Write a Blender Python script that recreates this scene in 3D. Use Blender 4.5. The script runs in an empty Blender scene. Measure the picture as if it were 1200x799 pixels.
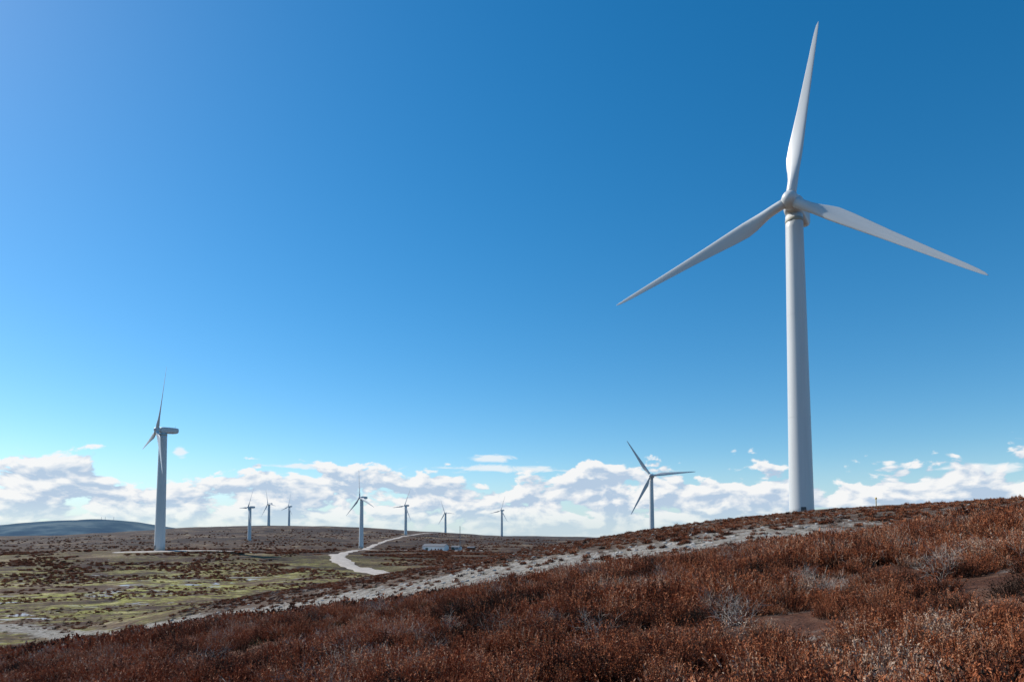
import bpy, math, random
import numpy as np
from mathutils import Vector, Matrix
random.seed(7); rng=np.random.default_rng(11)
scene=bpy.context.scene
scene.view_settings.view_transform='Standard'
try: scene.view_settings.look='None'
except Exception: pass
scene.view_settings.exposure=0
COL=scene.collection

# ------------------------------------------------------------------ terrain
def _hash(ix,iy,s):
    n=(ix*374761393+iy*668265263+s*982451653)&0xffffffff
    n=((n^(n>>13))*1274126177)&0xffffffff
    return ((n^(n>>16))&0xffff)/65535.0
def vnoise(x,y,s=0):
    x=np.asarray(x,float);y=np.asarray(y,float)
    ix=np.floor(x).astype(np.int64);iy=np.floor(y).astype(np.int64)
    fx=x-ix;fy=y-iy;fx=fx*fx*(3-2*fx);fy=fy*fy*(3-2*fy)
    a=_hash(ix,iy,s);b=_hash(ix+1,iy,s);c=_hash(ix,iy+1,s);d=_hash(ix+1,iy+1,s)
    return (a*(1-fx)+b*fx)*(1-fy)+(c*(1-fx)+d*fx)*fy
def fbm(x,y,s=0,o=4):
    t=0;a=.5;n=0
    for i in range(o):
        t=t+a*vnoise(x*2**i+i*13.7,y*2**i-i*7.3,s+i);n+=a;a*=.5
    return t/n-.5
def G(x,y,cx,cy,sx,sy): return np.exp(-.5*(((x-cx)/sx)**2+((y-cy)/sy)**2))
STRIP=np.array([(-190,150),(-120,118),(-69,90),(-45,77),(-26,67),(-9.5,59),(3,54),(14,50),(24,49),(36,52),(60,62),(110,80)],float)
def seg_dist(x,y,P):
    best=np.full(np.shape(x),1e9); side=np.zeros(np.shape(x))
    for a,b in zip(P[:-1],P[1:]):
        d=b-a; L=(d**2).sum(); s=np.clip(((x-a[0])*d[0]+(y-a[1])*d[1])/L,0,1)
        qx=x-a[0]-s*d[0]; qy=y-a[1]-s*d[1]; dd=np.hypot(qx,qy)
        sg=np.sign(d[0]*(y-a[1])-d[1]*(x-a[0]))
        m=dd<best; best=np.where(m,dd,best); side=np.where(m,sg,side)
    return best*side
def height(x,y):
    x=np.asarray(x,float);y=np.asarray(y,float)
    g=np.where(x>0,13*(1-np.exp(-.165*np.maximum(x,0)/13)),.16*x)
    hill=-1.8+g-.01*y-.0022*np.maximum(0,y-118)**2
    hill=hill+1.5*G(x,y,54,124,28,16)
    hill=hill+.7*fbm(x/22,y/22,3,3)*np.clip(np.hypot(x,y)/25,0,1)+.35*fbm(x/3.2,y/3.2,5,3)
    s=seg_dist(x,y,STRIP)
    lw=1+.7*np.clip((-x-20)/40,0,1)-.5*np.clip((x-25)/30,0,1)
    hill=hill-1.15*lw*np.exp(-((s+6)/13)**2)
    q=np.clip((s+2)/20,0,1); hill=hill+.35*q*q*(3-2*q)
    hill=np.maximum(hill,-400)
    r=np.hypot(x,y)
    val=-12+5.9*G(x,y,-191,371,75,60)
    val=val+40*G(x,y,-560,1650,420,330)+19*G(x,y,-30,2200,520,260)+36*G(x,y,-1010,2400,210,330)
    val=val+np.clip((r-60)/200,.25,1)*3.2*fbm(x/70,y/70,21,4)+np.clip((r-500)/800,0,1)*17*fbm(x/380,y/260,31,5)
    val=val+np.clip((r-70)/60,0,1)*np.clip((600-r)/200,0,1)*.8*fbm(x/11,y/11,25,3)
    val=val-np.maximum(0,r-3500)*.002
    k=.6
    return k*np.logaddexp(hill/k,val/k)
def hz(x,y): return float(height(np.array([x]),np.array([y]))[0])

def mesh_obj(name,verts,faces,mat=None,smooth=False,parent=None,coll=COL):
    me=bpy.data.meshes.new(name); me.from_pydata([tuple(v) for v in verts],[],faces); me.update()
    ob=bpy.data.objects.new(name,me)
    if coll is not None: coll.objects.link(ob)
    if mat: me.materials.append(mat)
    if smooth: me.polygons.foreach_set('use_smooth',[True]*len(me.polygons))
    if parent: ob.parent=parent
    return ob
def empty(name,loc,rz=0):
    e=bpy.data.objects.new(name,None); COL.objects.link(e); e.location=loc; e.rotation_euler=(0,0,rz); e.empty_display_size=1
    return e

# ------------------------------------------------------------------ node helpers
class NT:
    def __init__(s,tree): s.t=tree; s.n=tree.nodes; s.l=tree.links
    def put(s,sock,v):
        if v is None: return
        if isinstance(v,bpy.types.NodeSocket): s.l.new(v,sock)
        else:
            if isinstance(v,(tuple,list)) and len(v)==3 and sock.type=='RGBA': v=(*v,1)
            sock.default_value=v
    def math(s,op,a,b=None,c=None,clamp=False):
        n=s.n.new('ShaderNodeMath'); n.operation=op; n.use_clamp=clamp
        s.put(n.inputs[0],a); s.put(n.inputs[1],b); s.put(n.inputs[2],c); return n.outputs[0]
    def mix(s,f,a,b,mode='MIX'):
        n=s.n.new('ShaderNodeMixRGB'); n.blend_type=mode
        s.put(n.inputs[0],f); s.put(n.inputs[1],a); s.put(n.inputs[2],b); return n.outputs[0]
    def noise(s,vec,scale,detail=4,rough=.5,dist=0,dim='3D'):
        n=s.n.new('ShaderNodeTexNoise'); n.noise_dimensions=dim; s.put(n.inputs['Vector'],vec)
        n.inputs['Scale'].default_value=scale;n.inputs['Detail'].default_value=detail
        n.inputs['Roughness'].default_value=rough;n.inputs['Distortion'].default_value=dist
        return n.outputs[0]
    def smooth(s,v,a,b,lo=0.,hi=1.):
        n=s.n.new('ShaderNodeMapRange'); n.interpolation_type='SMOOTHSTEP'
        s.put(n.inputs[0],v); s.put(n.inputs[1],a); s.put(n.inputs[2],b); s.put(n.inputs[3],lo); s.put(n.inputs[4],hi)
        return n.outputs[0]
    def ramp(s,f,stops):
        n=s.n.new('ShaderNodeValToRGB'); s.put(n.inputs[0],f); e=n.color_ramp.elements
        while len(e)<len(stops): e.new(.5)
        for i,(p,c) in enumerate(stops): e[i].position=p; e[i].color=(*c,1)
        return n.outputs[0]
    def attr(s,name):
        n=s.n.new('ShaderNodeAttribute'); n.attribute_name=name; return n.outputs['Fac']
    def comb(s,x,y,z):
        n=s.n.new('ShaderNodeCombineXYZ'); s.put(n.inputs[0],x);s.put(n.inputs[1],y);s.put(n.inputs[2],z); return n.outputs[0]
def material(name):
    m=bpy.data.materials.new(name); m.use_nodes=True
    t=NT(m.node_tree); b=m.node_tree.nodes['Principled BSDF']; return m,t,b
def simple(name,col,rough=.6,var=.1,scale=2.,metal=0.):
    m,t,b=material(name)
    g=t.n.new('ShaderNodeTexCoord').outputs['Object']
    n=t.noise(g,scale,4,.6)
    c=t.mix(n,tuple(v*(1-var) for v in col),tuple(min(1,v*(1+var)) for v in col))
    t.put(b.inputs['Base Color'],c); b.inputs['Roughness'].default_value=rough; b.inputs['Metallic'].default_value=metal
    return m

# ------------------------------------------------------------------ world
SUN_AZ=math.radians(-61); SUN_EL=math.radians(40)
w=bpy.data.worlds.new('World'); scene.world=w; w.use_nodes=True
t=NT(w.node_tree); bg=w.node_tree.nodes['Background']
sky=t.n.new('ShaderNodeTexSky'); sky.sky_type='NISHITA'; sky.sun_disc=False
sky.sun_elevation=SUN_EL; sky.sun_rotation=SUN_AZ; sky.altitude=300; sky.air_density=1.0; sky.dust_density=.3; sky.ozone_density=3.5
hs=t.n.new('ShaderNodeHueSaturation'); hs.inputs['Hue'].default_value=.492; hs.inputs['Saturation'].default_value=1.36; hs.inputs['Value'].default_value=1.33
t.l.new(sky.outputs[0],hs.inputs['Color'])
tc=t.n.new('ShaderNodeTexCoord').outputs['Generated']
sep=t.n.new('ShaderNodeSeparateXYZ'); t.l.new(tc,sep.inputs[0]); X,Y,Z=sep.outputs
az=t.math('ARCTAN2',X,Y)
def cloud_noise(dx,dz,det):
    p=t.comb(t.math('ADD',az,dx+3.),t.math('MULTIPLY',t.math('ADD',Z,dz),2.1),0.)
    n1=t.noise(p,13,det,.56,.2,'2D')
    v=t.n.new('ShaderNodeTexVoronoi'); v.voronoi_dimensions='2D'; v.feature='F1'; v.inputs['Scale'].default_value=46
    t.l.new(p,v.inputs['Vector'])
    return t.math('SUBTRACT',n1,t.math('MULTIPLY',v.outputs['Distance'],.12))
n0=cloud_noise(0,0,8); n1=cloud_noise(-.009,.009,5)
low=t.noise(t.comb(az,1.7,0.),3.4,2,.5,0,'2D')
top=t.math('MULTIPLY_ADD',t.math('SUBTRACT',low,.5),.06,.089)
cov=t.math('MULTIPLY',t.math('SUBTRACT',top,Z),6.5)
cov=t.math('MINIMUM',t.math('MAXIMUM',cov,-.6),.13)
dens=t.math('ADD',t.math('SUBTRACT',n0,.42),cov)
mask=t.smooth(dens,0.,.075)
mask=t.math('MULTIPLY',mask,t.smooth(Z,.0,.055,.2,.96))
lit=t.math('MULTIPLY_ADD',t.math('SUBTRACT',n0,n1),6.5,.70)
lit=t.math('SUBTRACT',lit,t.smooth(dens,.09,.27,0,.5),clamp=True)
ccol=t.mix(lit,(4.7,5.9,7.5),(9.4,9.4,9.4))
haze=t.smooth(Z,-.03,.13,.8,0.)
base=t.mix(haze,hs.outputs[0],(4.8,6.7,8.4))
env=None
for ca,ce,sa,se in [(-.03,.118,.06,.008),(-.02,.102,.15,.010),(-.30,.102,.07,.006),(-.455,.116,.012,.012),(.60,.085,.06,.012)]:
    ga=t.math('DIVIDE',t.math('SUBTRACT',az,ca),sa); ge=t.math('DIVIDE',t.math('SUBTRACT',Z,ce),se)
    e=t.math('EXPONENT',t.math('MULTIPLY',t.math('MULTIPLY_ADD',ga,ga,t.math('MULTIPLY',ge,ge)),-1.))
    env=e if env is None else t.math('MAXIMUM',env,e)
nn=t.noise(t.comb(az,t.math('MULTIPLY',Z,4.5),0.),17,6,.6,.5,'2D')
wm=t.smooth(t.math('ADD',nn,t.math('MULTIPLY',t.math('SUBTRACT',env,1.),.7)),.22,.5,0,.85)
col=t.mix(wm,base,(8.6,9.1,9.4))
col=t.mix(mask,col,ccol)
t.l.new(col,bg.inputs['Color']); bg.inputs['Strength'].default_value=.1

sun=bpy.data.lights.new('sun','SUN'); sun.energy=5.0; sun.angle=math.radians(.5); sun.color=(1,.95,.87)
so=bpy.data.objects.new('sun',sun); COL.objects.link(so)
sd=Vector((math.sin(SUN_AZ)*math.cos(SUN_EL),math.cos(SUN_AZ)*math.cos(SUN_EL),math.sin(SUN_EL)))
so.rotation_euler=sd.to_track_quat('Z','Y').to_euler(); so.location=(-100,20,90)

# ------------------------------------------------------------------ camera
cam=bpy.data.cameras.new('camera'); cam.lens=24; cam.sensor_width=36; cam.shift_y=.1527; cam.clip_end=40000; cam.clip_start=.1
co=bpy.data.objects.new('camera',cam); COL.objects.link(co); co.rotation_euler=(math.radians(93.5),0,0); scene.camera=co

# ------------------------------------------------------------------ zones
def zones(x,y):
    wob=5*fbm(x/9,y/9,51,3)
    sd_=seg_dist(x,y,STRIP)+wob*.9
    beyond=np.clip((sd_+4)/4,0,1)
    wdt=4.6+4.0*np.clip(x/25+1,0,1.)
    strip=np.clip(1-np.abs(sd_-wdt*.55)/wdt,0,1)*np.clip(1-(x-18)/18,.0,1)
    r=np.hypot(x,y)
    hillness=np.clip((height(x,y)+10.2)/2.5,0,1)*(y<150)
    green=(1-hillness)*np.clip(1-(r-190)/170,0.12,1)*np.clip((-x-35)/50,0,1)*np.clip((520-r)/100,0,1)
    return sd_,beyond,strip,green,hillness

nr=430; rad=1.0*(14000/1.0)**(np.linspace(0,1,nr))
azs=np.concatenate([np.linspace(-180,-50,60,endpoint=False),np.linspace(-50,50,460,endpoint=False),np.linspace(50,180,60,endpoint=False)])
azs=np.radians(azs); na=len(azs)
RR,AA=np.meshgrid(rad,azs,indexing='ij'); VX=(RR*np.sin(AA)).ravel(); VY=(RR*np.cos(AA)).ravel()
VZ=height(VX,VY)
sd_,bey,strip,green,hill=zones(VX,VY)
verts=np.stack([VX,VY,VZ],1); verts=np.vstack([verts,[0,0,hz(0,0)]])
i=np.arange(nr-1)[:,None]*na; j=np.arange(na)[None,:]; jn=(j+1)%na
quads=np.stack([(i+j).ravel(),(i+na+j).ravel(),(i+na+jn).ravel(),(i+jn).ravel()],1)[:, ::-1]
faces=quads.tolist()+[[nr*na,(k+1)%na,k] for k in range(na)]
m,t,b=material('moorland')
geo=t.n.new('ShaderNodeNewGeometry').outputs['Position']
big=t.noise(geo,.011,5,.65,.6); mid=t.noise(geo,.035,9,.76,.8); fine=t.noise(geo,.9,7,.7); huge=t.noise(geo,.0055,7,.68,1.2)
heath=t.ramp(fine,[(.3,(.035,.017,.011)),(.5,(.10,.042,.024)),(.68,(.18,.105,.07))])
moor=t.ramp(mid,[(.38,(.026,.016,.013)),(.46,(.075,.042,.028)),(.54,(.125,.082,.050)),(.63,(.29,.23,.145))])
moor=t.mix(t.smooth(big,.46,.56,0,.75),moor,(.050,.030,.023))
moor=t.mix(t.smooth(huge,.47,.53,0,.85),moor,t.mix(mid,(.3,.27,.25),(.75,.66,.6)),'MULTIPLY')
fm_=t.mix(t.smooth(fine,.35,.65),(.30,.28,.26),(1.7,1.6,1.5))
moor=t.mix(.7,moor,fm_,'MULTIPLY')
gn=t.noise(geo,.16,8,.74,.5)
grass=t.ramp(gn,[(.38,(.06,.035,.024)),(.46,(.15,.11,.05)),(.53,(.27,.27,.055)),(.62,(.44,.40,.18))])
grass=t.mix(.55,grass,fm_,'MULTIPLY')
gm=t.math('MULTIPLY',t.math('POWER',t.attr('green'),.6),t.smooth(t.noise(geo,.045,8,.75,1.0),.44,.52))
bare=t.math('MULTIPLY',t.smooth(t.attr('green'),.3,.8),t.smooth(t.noise(geo,.085,6,.6,1.2),.60,.64))
pale=t.ramp(t.noise(geo,1.6,7,.75),[(.32,(.10,.08,.06)),(.45,(.23,.20,.165)),(.6,(.40,.37,.33))])
sm=t.smooth(t.math('ADD',t.attr('strip'),t.math('MULTIPLY',t.math('SUBTRACT',t.noise(geo,.35,6,.7),.5),2.4)),.20,.55)
stub=t.ramp(t.noise(geo,1.1,7,.75),[(.3,(.045,.028,.020)),(.5,(.105,.068,.047)),(.68,(.22,.17,.13))])
c=t.mix(t.attr('hill'),moor,t.mix(t.attr('beyond'),heath,stub))
c=t.mix(gm,c,grass)
c=t.mix(bare,c,(.34,.31,.29))
c=t.mix(t.math('MULTIPLY',sm,.9),c,pale)
c=t.mix(t.attr('painted_haze'),c,(.12,.16,.20))  # aerial haze painted into the ground colour, growing bluer with distance
t.put(b.inputs['Base Color'],c); b.inputs['Specular IOR Level'].default_value=.15
t.put(b.inputs['Roughness'],t.math('MULTIPLY_ADD',bare,-.6,.95))
bp=t.n.new('ShaderNodeBump'); t.put(bp.inputs['Strength'],t.math('MULTIPLY_ADD',bare,-.9,1.0)); bp.inputs['Distance'].default_value=.4
t.l.new(fine,bp.inputs['Height']); t.l.new(bp.outputs[0],b.inputs['Normal'])
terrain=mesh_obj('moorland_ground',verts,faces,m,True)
def addattr(ob,name,vals):
    a=ob.data.attributes.new(name,'FLOAT','POINT'); a.data.foreach_set('value',np.asarray(vals,dtype=np.float32))
R_=np.hypot(VX,VY)
for nme,v in [('strip',strip),('green',green),('hill',hill),('beyond',bey),('painted_haze',np.clip((R_-900)/7000,0,.75))]:
    addattr(terrain,nme,np.append(v,0))

# ------------------------------------------------------------------ gravel tracks
gm_,t,b=material('gravel')
geo=t.n.new('ShaderNodeNewGeometry').outputs['Position']
c=t.ramp(t.noise(geo,.35,7,.7),[(.3,(.27,.22,.18)),(.5,(.42,.36,.31)),(.7,(.52,.46,.40))])
t.put(b.inputs['Base Color'],c); b.inputs['Roughness'].default_value=.95
def track(name,pts,width,off=.16):
    P=[Vector((*p,0)) for p in pts]; path=[]
    for k in range(len(P)-1):
        p0=P[max(k-1,0)];p1=P[k];p2=P[k+1];p3=P[min(k+2,len(P)-1)]
        n=max(4,int((p2-p1).length/4))
        for q in range(n):
            u=q/n; path.append(.5*((2*p1)+(p2-p0)*u+(2*p0-5*p1+4*p2-p3)*u*u+(3*p1-p0-3*p2+p3)*u**3))
    path.append(P[-1]); V=[];F=[];K=7
    for k,p in enumerate(path):
        d=(path[min(k+1,len(path)-1)]-path[max(k-1,0)]).normalized(); nrm=Vector((-d.y,d.x,0))
        ww=width*(1+.18*math.sin(k*.37)+.1*math.sin(k*1.3))
        for q in range(K):
            s=(q/(K-1)-.5)*ww; x=p.x+nrm.x*s; y=p.y+nrm.y*s
            V.append((x,y,hz(x,y)+(off if 0<q<K-1 else -.05)))
        if k:
            for q in range(K-1):
                a=(k-1)*K+q; F.append((a,a+1,a+K+1,a+K))
    return mesh_obj(name,V,F,gm_,True)
TR=[(-5,190),(-28,215),(-50,250),(-80,322),(-108,425),(-136,552),(-180,842),(-217,1150),(-205,1400),(-150,1600)]
TB=[(-108,425),(-135,400),(-165,377),(-188,360),(-205,352)]
track('gravel_track',TR,9,.25)
track('gravel_track',TB,12,.4)
track('gravel_track',[(-170,790),(-135,742),(-95,728),(-60,722),(-30,728)],9,.32)

# ------------------------------------------------------------------ turbines
white,t,b=material('turbine_white_paint')
oc=t.n.new('ShaderNodeTexCoord').outputs['Object']
mp=t.n.new('ShaderNodeMapping'); mp.inputs['Scale'].default_value=(1.2,1.2,.06); t.l.new(oc,mp.inputs[0])
st=t.noise(mp.outputs[0],1.5,6,.6)
t.put(b.inputs['Base Color'],t.mix(st,(.57,.58,.57),(.71,.715,.70))); b.inputs['Roughness'].default_value=.42
tan=simple('yaw_collar_beige',(.42,.40,.33),.6)
conc=simple('concrete',(.36,.34,.31),.9,.15,1.)
dark=simple('dark_metal',(.06,.065,.07),.5)
def loft(name,rings,mat,parent,smooth=True,closed_ends=True):
    n=len(rings[0]); V=[p for r in rings for p in r]; F=[]
    for k in range(len(rings)-1):
        for q in range(n):
            a=k*n+q; a2=k*n+(q+1)%n; F.append((a,a2,a2+n,a+n))
    if closed_ends: F.append(tuple(range(n))[::-1]); F.append(tuple((len(rings)-1)*n+q for q in range(n)))
    return mesh_obj(name,V,F,mat,smooth,parent)
def revolve(name,prof,mat,parent,axis='Z',n=48,smooth=True):
    rings=[]
    for r,h in prof:
        ring=[]
        for q in range(n):
            a=2*math.pi*q/n
            if axis=='Z': ring.append((r*math.cos(a),r*math.sin(a),h))
            else: ring.append((r*math.cos(a),h,r*math.sin(a)))
        rings.append(ring)
    if axis!='Z': rings=rings[::-1]
    return loft(name,rings,mat,parent,smooth)
def blade_rings(R):
    st=[(.025,1.0),(.05,1.0),(.08,1.0),(.11,.85),(.15,.5),(.19,.2),(.24,.03),(.32,0),(.42,0),(.52,0),(.62,0),(.72,0),(.82,0),(.9,0),(.95,0),(.98,0),(.995,0),(1.,0)]
    rs=[s[0] for s in st]
    ch=np.interp(rs,[0,.08,.15,.22,.3,.5,.75,.93,.98,1.],[2.0,2.0,2.9,3.5,3.25,2.25,1.4,.85,.5,.08])*R/41
    tw=np.radians(np.interp(rs,[0,.2,.4,.7,1.],[16,13,7,2,0]))
    th=np.interp(rs,[0,.2,.4,.7,1.],[.5,.34,.25,.19,.15])
    rings=[]
    for k,(r,cw) in enumerate(st):
        ring=[]; c=ch[k]; b_=tw[k]+.04; dia=2.0*R/41
        for q in range(24):
            a=2*math.pi*q/24; xx=.5*(1+math.cos(a))
            yt=5*th[k]*(.2969*math.sqrt(xx)-.126*xx-.3516*xx**2+.2843*xx**3-.1015*xx**4)
            ya=yt*(1 if math.sin(a)>=0 else -.7)*c
            xa=c*(.3-xx)
            xc=-dia*.5*math.cos(a); yc=dia*.5*math.sin(a)
            x=xc*cw+xa*(1-cw); y=yc*cw+ya*(1-cw)
            X_=x*math.cos(b_)+y*math.sin(b_); Y_=-x*math.sin(b_)+y*math.cos(b_)
            ring.append((X_,Y_-.3*r*r*R/41,r*R))
        rings.append(ring)
    return rings
def turbine(x,y,hubz,R,rho,phase,rb=2.4,rt=1.7,tilt=3.):
    gz=hz(x,y)-.3; H=hubz-gz; s=R/41
    e=empty('wind_turbine',(x,y,gz),math.radians(rho))
    tt=H-2.0*s
    revolve('foundation',[(rb*1.5,-.8),(rb*1.5,.35),(rb*1.46,.42),(.2,.45)],conc,e)
    pr=[(rb+(rt-rb)*f**1.05,.5+(tt-.5)*f) for f in np.linspace(0,1,25)]
    revolve('tower',pr,white,e,n=64)
    for f in (1/3,2/3):
        r=rb+(rt-rb)*f**1.05; h=.5+(tt-.5)*f
        revolve('flange_seam',[(r-.1,h),(r+.02,h+.01),(r+.02,h+.09),(r-.1,h+.1)],white,e,smooth=False)
    revolve('yaw_collar',[(rt*1.0,tt-1.5*s),(rt*1.04,tt-1.45*s),(rt*1.04,tt-.75*s),(rt*1.0,tt-.7*s)],tan,e)
    ang=math.radians(-70); w_=.5
    ca,sa=math.cos(ang),math.sin(ang)
    def P(a,b_,c): return (ca*a-sa*b_,sa*a+ca*b_,c)
    bx=[(rb-.25,-w_,1.2),(rb+.06,-w_,1.2),(rb+.06,w_,1.2),(rb-.25,w_,1.2),(rb-.3,-w_,3.4),(rb+.02,-w_,3.4),(rb+.02,w_,3.4),(rb-.3,w_,3.4)]
    fc=[(0,1,2,3)[::-1],(4,5,6,7),(0,1,5,4),(1,2,6,5),(2,3,7,6),(3,0,4,7)]
    mesh_obj('door',[P(*v) for v in bx],fc,dark,False,e)
    rings=[]
    for yy,wx,hzz,zc in [(-2.0,1.2,1.2,0),(-1.9,1.55,1.55,0),(-1.2,1.8,1.85,.02),(0,1.9,2.0,.1),(3,1.9,2.05,.15),(6,1.85,1.95,.2),(8,1.7,1.7,.3),(8.7,1.5,1.4,.4),(8.9,1.2,1.1,.45)]:
        ring=[]
        for q in range(32):
            a=2*math.pi*q/32; c_,s_=math.cos(a),math.sin(a); p=.5
            ring.append((math.copysign(abs(c_)**p,c_)*wx*s,yy*s,H+zc*s+math.copysign(abs(s_)**p,s_)*hzz*s))
        rings.append(ring)
    loft('nacelle',rings[::-1],white,e)
    hy=-3.6*s
    rot=bpy.data.objects.new('rotor',None); COL.objects.link(rot); rot.parent=e; rot.location=(0,hy,H); rot.rotation_euler=(-math.radians(tilt),0,0)
    revolve('hub',[(.05,-2.0*s),(.7*s,-1.9*s),(1.25*s,-1.45*s),(1.6*s,-.7*s),(1.72*s,.1*s),(1.7*s,.8*s),(1.5*s,1.4*s),(1.3*s,1.65*s)],white,rot,'Y')
    revolve('weather_mast',[(.06*s,0),(.06*s,1.6*s)],dark,e,n=8).location=(0,7*s,H+1.9*s)
    rg=blade_rings(R)
    for k in range(3):
        bl=loft('blade_%d'%(k+1),rg,white,rot)
        bl.rotation_euler=(0,math.radians(phase+120*k),0)
    return e
turbine(60.3,142.0,70.9,41.8,-34.2,7.4,2.45,1.75,9.5)
turbine(-191,371,59.5,35,-51,18,2.7,2.0)
turbine(131,640,59.5,41,-20,-33,2.6,1.8)
turbine(-194,880,53.5,37,-44,-8,3.0,2.1)
turbine(-434,1130,53,37,-47,30,3.0,2.2)
turbine(-218,1400,69,38,-40,25,3.2,2.4)
turbine(-570,1600,83,38,-40,-20,3.4,2.5)
turbine(-640,1960,94,40,-42,15,3.6,2.6)
turbine(-190,1950,75,40,-38,-25,3.6,2.6)
turbine(-27,1800,76,40,-42,20,3.4,2.5)

# ------------------------------------------------------------------ substation + mast
wall=simple('white_render',(.76,.75,.72),.8); roof=simple('slate_roof',(.10,.11,.13),.7,.2); doorm=simple('green_door',(.05,.10,.08),.6); glass=simple('window_glass',(.03,.04,.05),.15)
def house(name,x,y,L,W,Hh,rise,rz,mat_wall=wall,openings=True):
    z=hz(x,y)-.3; e=empty(name,(x,y,z),rz); a=L/2;b_=W/2
    V=[(-a,-b_,0),(a,-b_,0),(a,b_,0),(-a,b_,0),(-a,-b_,Hh),(a,-b_,Hh),(a,b_,Hh),(-a,b_,Hh),(-a,0,Hh+rise),(a,0,Hh+rise)]
    F=[(0,1,5,4),(2,3,7,6),(1,2,6,9,5),(3,0,4,8,7),(3,2,1,0)]
    mesh_obj('walls',V,F,mat_wall,False,e)
    o=.5; th=.25; zz=Hh-o*rise/b_
    R1=[(-a-o,-b_-o,zz+.02),(a+o,-b_-o,zz+.02),(a+o,0,Hh+rise+.02),(-a-o,0,Hh+rise+.02),(a+o,b_+o,zz+.02),(-a-o,b_+o,zz+.02)]
    V=R1+[(p[0],p[1],p[2]+th) for p in R1]
    F=[(6,7,8,9),(9,8,10,11),(3,2,1,0),(5,4,2,3),(0,1,7,6),(4,5,11,10),(1,2,8,7),(2,4,10,8),(3,0,6,9),(5,3,9,11)]
    mesh_obj('roof',V,F,roof,False,e)
    if openings:
        def panel(nm,cx,w_,z0,z1,mt):
            v=[(cx-w_/2,-b_-.06,z0),(cx+w_/2,-b_-.06,z0),(cx+w_/2,-b_-.06,z1),(cx-w_/2,-b_-.06,z1),(cx-w_/2,-b_+.02,z0),(cx+w_/2,-b_+.02,z0),(cx+w_/2,-b_+.02,z1),(cx-w_/2,-b_+.02,z1)]
            mesh_obj(nm,v,[(0,1,2,3),(7,6,5,4),(0,4,5,1),(3,2,6,7),(1,5,6,2),(0,3,7,4)],mt,False,e)
        panel('roller_door',-L*.3,3.2,.3,3.3,doorm); panel('door',-L*.08,1.1,.3,2.4,doorm)
        for k in range(3): panel('window',L*(.1+.13*k),1.6,1.3,2.5,glass)
    return e
house('substation_building',-82,735,28,9,5.0,2.4,math.radians(-28))
house('switchgear_shed',-60,741,10,6,3.6,1.3,math.radians(-28))
house('switchgear_shed',-45,760,8,5,2.6,1.0,math.radians(-20),simple('timber_wall',(.2,.12,.08),.9),False)
mx,my=-56,735; me_=empty('lattice_mast',(mx,my,hz(mx,my)))
for k in range(3):
    a=k*2.094
    p0=Vector((.7*math.cos(a),.7*math.sin(a),-.3)); p1=Vector((.25*math.cos(a),.25*math.sin(a),26))
    r=.16
    V=[p0+Vector((r,0,0)),p0+Vector((-r/2,r,0)),p0+Vector((-r/2,-r,0)),p1+Vector((r,0,0)),p1+Vector((-r/2,r,0)),p1+Vector((-r/2,-r,0))]
    mesh_obj('leg_%d'%(k+1),V,[(0,1,4,3),(1,2,5,4),(2,0,3,5),(3,4,5)],conc,False,me_)
V=[];F=[]
for k in range(12):
    z0=k*2.1;z1=z0+2.1
    for q in range(3):
        a=q*2.094;b2=a+2.094; r0=.7-.45*z0/26; r1=.7-.45*z1/26
        p=[(r0*math.cos(a),r0*math.sin(a),z0),(r0*math.cos(a),r0*math.sin(a),z0+.15),(r1*math.cos(b2),r1*math.sin(b2),z1),(r1*math.cos(b2),r1*math.sin(b2),z1-.15)]
        n=len(V); V+=p; F.append((n,n+1,n+2,n+3))
mesh_obj('bracing',V,F,conc,False,me_)
px,py=62.5,117; pe=empty('marker_post',(px,py,hz(px,py)))
yel=simple('yellow_paint',(.65,.42,.04),.5)
revolve('post',[(.07,-.2),(.07,1.1),(.06,1.13)],yel,pe,n=12)
revolve('cap',[(.11,1.14),(.14,1.18),(.14,1.42),(.09,1.47)],yel,pe,n=12)

# ------------------------------------------------------------------ distant hills
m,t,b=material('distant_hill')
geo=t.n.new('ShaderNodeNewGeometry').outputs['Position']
c=t.ramp(t.noise(geo,.0022,6,.65),[(.4,(.06,.10,.145)),(.52,(.09,.14,.18)),(.63,(.15,.20,.225))])  # slate-blue tones carry aerial haze painted into the hill colour
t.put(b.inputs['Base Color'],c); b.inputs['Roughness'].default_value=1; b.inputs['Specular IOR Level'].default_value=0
xs=np.linspace(-9500,-1600,240); ys=np.linspace(5600,9400,50)
XX,YY=np.meshgrid(xs,ys,indexing='ij')
prof=np.interp(xs/7200,[-1.3,-1.0,-.75,-.68,-.6,-.55,-.5,-.43,-.36,-.25],[8,20,17,21,25.5,22,15,10,8,-4])*9.0
ZZ=prof[:,None]*np.exp(-.5*((YY-7200)/900)**2)+40*fbm(XX/700,YY/700,71,4)-20
V=np.stack([XX.ravel(),YY.ravel(),ZZ.ravel()],1); n2=len(ys)
F=[(a*n2+q,(a+1)*n2+q,(a+1)*n2+q+1,a*n2+q+1) for a in range(len(xs)-1) for q in range(n2-1)]
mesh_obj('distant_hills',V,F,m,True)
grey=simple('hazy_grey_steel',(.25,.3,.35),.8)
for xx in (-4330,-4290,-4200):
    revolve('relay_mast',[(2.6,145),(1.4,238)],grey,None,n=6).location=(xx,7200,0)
fm=simple('conifer_needles',(.035,.055,.045),.9,.3)
V=[];F=[]
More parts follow.
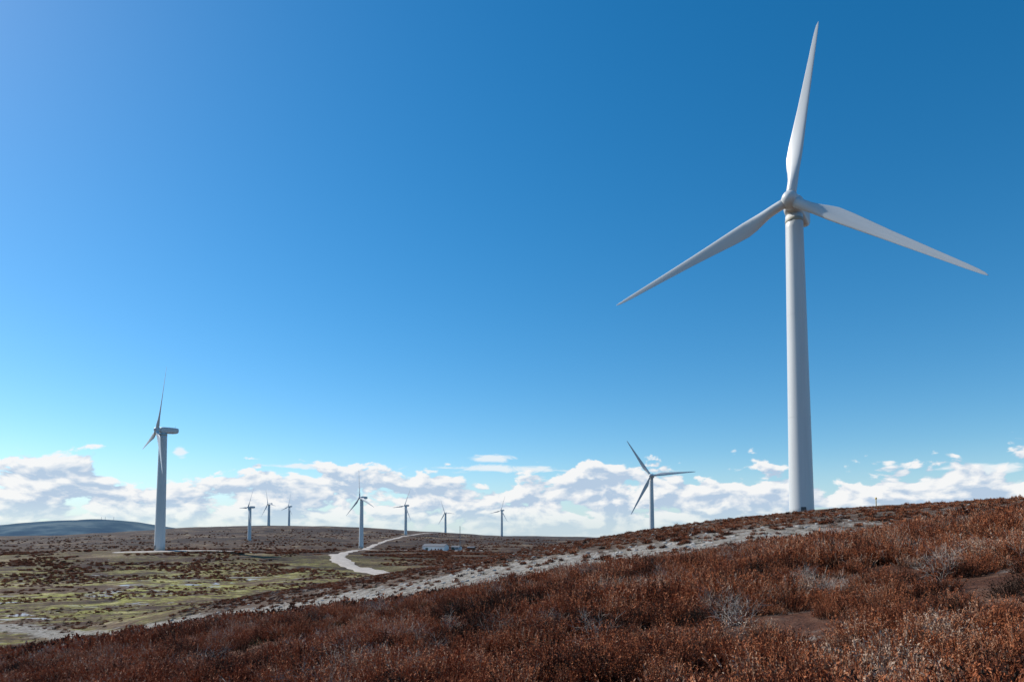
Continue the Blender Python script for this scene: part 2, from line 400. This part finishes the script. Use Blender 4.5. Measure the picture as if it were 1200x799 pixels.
for k in range(420):
    x=-930+rng.normal()*95; y=1980+rng.normal()*50; z=hz(x,y)-1; h=rng.uniform(6,12); r=h*.27
    for q in range(3):
        n=len(V); z0=z+h*.28*q; zt=z+h*(.5+.25*q); rr=r*(1-.27*q)
        for a in range(6): V.append((x+rr*math.cos(a*1.047+q)*rng.uniform(.7,1.2),y+rr*math.sin(a*1.047+q),z0))
        V.append((x,y,zt)); F+=[(n+a,n+(a+1)%6,n+6) for a in range(6)]
mesh_obj('conifer_plantation',V,F,fm)

# ------------------------------------------------------------------ vegetation
def veg_mat(name,stops,leafdark=.45):
    m,t,b=material(name)
    oi=t.n.new('ShaderNodeObjectInfo'); geo=t.n.new('ShaderNodeNewGeometry').outputs['Position']
    rnd=oi.outputs['Random']; pn=t.noise(geo,.33,4,.65)
    f=t.math('ADD',t.math('MULTIPLY',rnd,.6),t.math('MULTIPLY_ADD',t.math('SUBTRACT',pn,.5),2.3,.16))
    f=t.math('ADD',f,t.math('MULTIPLY',t.math('SUBTRACT',t.attr('var'),.5),.45))
    c=t.ramp(f,stops)
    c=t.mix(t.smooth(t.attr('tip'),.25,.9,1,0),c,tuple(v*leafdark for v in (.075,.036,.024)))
    t.put(b.inputs['Base Color'],c); b.inputs['Roughness'].default_value=.75; b.inputs['Specular IOR Level'].default_value=.15
    return m
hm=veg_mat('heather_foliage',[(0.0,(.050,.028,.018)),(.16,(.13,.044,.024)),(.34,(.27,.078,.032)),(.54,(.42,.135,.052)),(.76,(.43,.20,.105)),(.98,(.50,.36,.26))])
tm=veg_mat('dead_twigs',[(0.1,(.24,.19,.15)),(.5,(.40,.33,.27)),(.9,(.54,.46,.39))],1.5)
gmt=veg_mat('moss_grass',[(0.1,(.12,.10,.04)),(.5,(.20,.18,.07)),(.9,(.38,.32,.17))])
def tuft(name,seed,nf,spread,L0,L1,leaf,nl,mat,stemw=.006,up=.55,fat=.24):
    r=np.random.default_rng(seed); V=[];F=[];T=[];VR=[]
    for k in range(nf):
        a=r.uniform(0,6.283); rr=spread*math.sqrt(r.uniform()); base=np.array([rr*math.cos(a)*.6,rr*math.sin(a)*.6,-.05])
        lean=r.uniform(.05,up)*(.4+rr/spread); a2=a+r.normal()*.5
        d=np.array([math.sin(lean)*math.cos(a2),math.sin(lean)*math.sin(a2),math.cos(lean)])
        L=r.uniform(L0,L1)*(1-.3*(rr/spread)); var=r.uniform()
        side=np.cross(d,[r.normal(),r.normal(),.2]); side/=np.linalg.norm(side)
        bend=np.array([r.normal()*.12,r.normal()*.12,.10])
        pts=[]; S=4
        for q in range(S+1):
            u=q/S; pts.append(base+d*L*u+bend*L*u*u)
        n=len(V)
        for q,p in enumerate(pts):
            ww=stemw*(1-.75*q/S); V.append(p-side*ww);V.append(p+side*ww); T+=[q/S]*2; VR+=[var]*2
            if q: F.append((n+2*q-2,n+2*q-1,n+2*q+1,n+2*q))
        for q in range(nl):
            u=r.uniform(.25,1.02)**.8; f=u*S; i0=min(int(f),S-1); p=pts[i0]+(pts[i0+1]-pts[i0])*(f-i0)
            dr=d*.9+r.normal(size=3)*.5; dr/=np.linalg.norm(dr); sd=np.cross(dr,r.normal(size=3)); sd/=np.linalg.norm(sd)
            l=leaf*r.uniform(.6,1.4); n=len(V)
            V+= [p-sd*l*.12,p+dr*l*.5-sd*l*fat,p+dr*l,p+dr*l*.5+sd*l*fat]; F.append((n,n+1,n+2,n+3)); T+=[u]*4; VR+=[min(1,max(0,var+r.normal()*.15))]*4
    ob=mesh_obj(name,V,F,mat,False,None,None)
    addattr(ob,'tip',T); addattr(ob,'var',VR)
    return ob
def twig(name,seed,mat):
    r=np.random.default_rng(seed); V=[];F=[];T=[]
    def br(p,d,L,w,lev):
        n=len(V); S=4; side=np.cross(d,r.normal(size=3)); side/=np.linalg.norm(side); s2=np.cross(d,side)
        q=p.copy(); dd=d.copy()
        for k in range(S+1):
            ww=w*(1-.6*k/S)
            for an in (0,2.09,4.19): V.append(q+ww*(side*math.cos(an)+s2*math.sin(an))); T.append(.6+.4*r.uniform())
            if k:
                for e in range(3):
                    a=n+3*(k-1)+e; b_=n+3*(k-1)+(e+1)%3; F.append((a,b_,b_+3,a+3))
            if k<S:
                dd=dd+r.normal(size=3)*.16; dd/=np.linalg.norm(dd)
                if lev<2:
                    for _ in range(2 if lev>0 else 1):
                        nd=dd+r.normal(size=3)*.6; nd[2]+=.15; nd/=np.linalg.norm(nd)
                        if k>0: br(q,nd,L*.6,w*.6,lev+1)
                q=q+dd*L/S
    for k in range(7):
        a=r.uniform(0,6.28); d=np.array([math.cos(a)*.7,math.sin(a)*.7,.8]); d/=np.linalg.norm(d); br(np.array([0,0,-.03]),d,.42,.007,0)
    ob=mesh_obj(name,V,F,mat,False,None,None); addattr(ob,'tip',T); addattr(ob,'var',[.6]*len(V)); return ob
def collection(name,obs):
    c=bpy.data.collections.new(name)
    for o in obs: c.objects.link(o)
    return c
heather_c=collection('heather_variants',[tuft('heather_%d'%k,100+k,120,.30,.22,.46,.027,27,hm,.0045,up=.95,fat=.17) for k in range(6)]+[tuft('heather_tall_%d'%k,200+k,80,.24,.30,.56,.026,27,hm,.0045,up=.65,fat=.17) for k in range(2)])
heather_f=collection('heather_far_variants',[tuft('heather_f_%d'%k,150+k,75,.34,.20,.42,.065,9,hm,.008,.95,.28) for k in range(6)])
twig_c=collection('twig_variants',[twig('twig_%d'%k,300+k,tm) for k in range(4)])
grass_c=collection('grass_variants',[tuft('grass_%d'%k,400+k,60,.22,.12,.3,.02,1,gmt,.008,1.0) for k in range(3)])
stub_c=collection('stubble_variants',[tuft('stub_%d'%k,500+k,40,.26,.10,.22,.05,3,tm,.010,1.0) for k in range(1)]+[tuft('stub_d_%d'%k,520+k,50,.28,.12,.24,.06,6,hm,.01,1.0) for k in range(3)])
rockm=simple('pale_stone',(.36,.34,.31),.9,.35,6.)
def rock(name,seed):
    import bmesh
    bm=bmesh.new(); bmesh.ops.create_icosphere(bm,subdivisions=2,radius=.15); r=np.random.default_rng(seed); k=r.normal(size=(4,3))
    for v in bm.verts:
        s=1+.18*sum(math.sin(9*v.co.dot(Vector(q))*1.5+i) for i,q in enumerate(k))*.6; v.co*=s; v.co.z*=.55
    me=bpy.data.meshes.new(name); bm.to_mesh(me); bm.free(); me.materials.append(rockm); return bpy.data.objects.new(name,me)
rock_c=collection('rock_variants',[rock('rock_%d'%k,600+k) for k in range(4)])

def scatter(name,x,y,scl,coll,nvar,sink=0.0,tilt=.15):
    z=height(x,y)-sink
    me=bpy.data.meshes.new(name); me.from_pydata(np.stack([x,y,z],1).tolist(),[],[])
    ob=bpy.data.objects.new(name,me); COL.objects.link(ob); n=len(x)
    a=me.attributes.new('scl','FLOAT','POINT'); a.data.foreach_set('value',scl.astype(np.float32))
    a=me.attributes.new('idx','INT','POINT'); a.data.foreach_set('value',rng.integers(0,nvar,n).astype(np.int32))
    rot=np.stack([rng.normal(size=n)*tilt,rng.normal(size=n)*tilt,rng.uniform(0,6.283,n)],1).astype(np.float32)
    a=me.attributes.new('rot','FLOAT_VECTOR','POINT'); a.data.foreach_set('vector',rot.ravel())
    ng=bpy.data.node_groups.new(name+'_scatter','GeometryNodeTree')
    ng.interface.new_socket('Geometry',in_out='INPUT',socket_type='NodeSocketGeometry'); ng.interface.new_socket('Geometry',in_out='OUTPUT',socket_type='NodeSocketGeometry')
    gi=ng.nodes.new('NodeGroupInput'); go=ng.nodes.new('NodeGroupOutput'); ip=ng.nodes.new('GeometryNodeInstanceOnPoints'); ci=ng.nodes.new('GeometryNodeCollectionInfo')
    ci.inputs['Collection'].default_value=coll; ci.inputs['Separate Children'].default_value=True; ci.inputs['Reset Children'].default_value=True
    def na_(nm,tp):
        q=ng.nodes.new('GeometryNodeInputNamedAttribute'); q.data_type=tp; q.inputs['Name'].default_value=nm
        return [o for o in q.outputs if o.enabled and o.name=='Attribute'][0]
    L=ng.links
    L.new(gi.outputs[0],ip.inputs['Points']); L.new(ci.outputs[0],ip.inputs['Instance']); ip.inputs['Pick Instance'].default_value=True
    L.new(na_('idx','INT'),ip.inputs['Instance Index']); L.new(na_('rot','FLOAT_VECTOR'),ip.inputs['Rotation']); L.new(na_('scl','FLOAT'),ip.inputs['Scale'])
    L.new(ip.outputs[0],go.inputs[0])
    md=ob.modifiers.new('scatter','NODES'); md.node_group=ng
    return ob
def rand_pts(n,r0,r1,amax=48,power=1.0,amin=None):
    u=rng.uniform(size=n); r=(r0**power+(r1**power-r0**power)*u)**(1/power); a=np.radians(rng.uniform(-amax if amin is None else amin,amax,n))
    return r*np.sin(a),r*np.cos(a)
def heath_pts(n,r0,r1,amax,power):
    x,y=rand_pts(n,r0,r1,amax,power)
    s_,be,stp,gr,hl=zones(x,y); d=np.hypot(x,y); pn=fbm(x/3.5,y/3.5,81,3)+.5
    keep=np.where(s_<-1,1.0,np.where((x>12)&(s_>6),.2,.06))*(hl>.4)*np.where(pn<.36,.3,1)
    k=(rng.uniform(size=len(x))<keep)&((np.abs(x)>.9)|(y>3.2))
    x,y,d,s_,pn=x[k],y[k],d[k],s_[k],pn[k]
    scl=rng.uniform(.65,1.35,len(x))*(.4+1.25*pn)*np.clip(.95+d/120,.9,1.5)*np.where(s_>0,.55,1)*np.where((s_>-8)&(s_<0),.8,1)
    return x,y,scl
a_=heath_pts(2900,2.6,18,56,1.7); b_=heath_pts(2800,17,32,46,1.6)
x,y,scl=[np.concatenate([p,q]) for p,q in zip(a_,b_)]
scatter('heather',x,y,scl,heather_c,8,.02); n1_=len(x)
x,y,scl=heath_pts(8000,31,125,46,1.3)
scatter('heather_hillside',x,y,scl*1.15,heather_f,6,.02)
print('heather',n1_,len(x))
# valley heather clumps
x,y=rand_pts(30000,75,620,8,1.2,-44); xx,yy=rand_pts(9000,560,1500,12,1.2,-44); x=np.concatenate([x,xx]); y=np.concatenate([y,yy])
s_,be,stp,gr,hl=zones(x,y); d=np.hypot(x,y)
td=np.minimum(np.abs(seg_dist(x,y,np.array(TR,float))),np.abs(seg_dist(x,y,np.array(TB,float)))+0); pn=fbm(x/26,y/26,88,5)
shade_=(np.abs(x/np.maximum(y,1)+.6*1)*0)
tb=np.abs(seg_dist(x,y+14,np.array(TB,float)))
k=(hl<.5)&(rng.uniform(size=len(x))<np.clip((pn+.01)*12,0,1))&(td>9+d*.01)&(tb>14)&(s_>4); x,y,d=x[k],y[k],d[k]; print('valley',len(x))
scatter('heather_valley',x,y,rng.uniform(.55,1.4,len(x))*np.clip(d/170,.75,4.2),heather_f,6,.1)
x,y=rand_pts(600,4,50,48,1.2); s_,be,stp,gr,hl=zones(x,y); k=(s_<0)&(hl>.4)&(fbm(x/4,y/4,91,2)>-.02); x,y=x[k],y[k]
scatter('dead_heather_twigs',x,y,rng.uniform(.8,1.3,len(x)),twig_c,4,-.02)
x,y=rand_pts(12000,38,130,46,1.2); s_,be,stp,gr,hl=zones(x,y); k=(s_>-2)&(hl>.3)&(rng.uniform(size=len(x))<np.where(stp>.3,.33,1.)); x,y=x[k],y[k]
scatter('cut_heather_stubble',x,y,rng.uniform(.6,1.5,len(x)),stub_c,4,0)
x,y=rand_pts(5000,38,130,46,1.2); s_,be,stp,gr,hl=zones(x,y); k=(s_>-2)&(rng.uniform(size=len(x))<stp*1.3+.14)&(hl>.2); x,y=x[k],y[k]
scatter('scattered_stones',x,y,rng.uniform(.4,1.6,len(x)),rock_c,4,.02,.3)
x,y=rand_pts(3000,5,150,46,1.0); s_,be,stp,gr,hl=zones(x,y); k=((s_<0)&(fbm(x/6,y/6,95,2)>.10))|((gr>.4)&(y<160))|((stp>.2)&(rng.uniform(size=len(x))<.5)); x,y=x[k],y[k]
scatter('moor_grass',x,y,rng.uniform(.7,1.5,len(x)),grass_c,3,0)
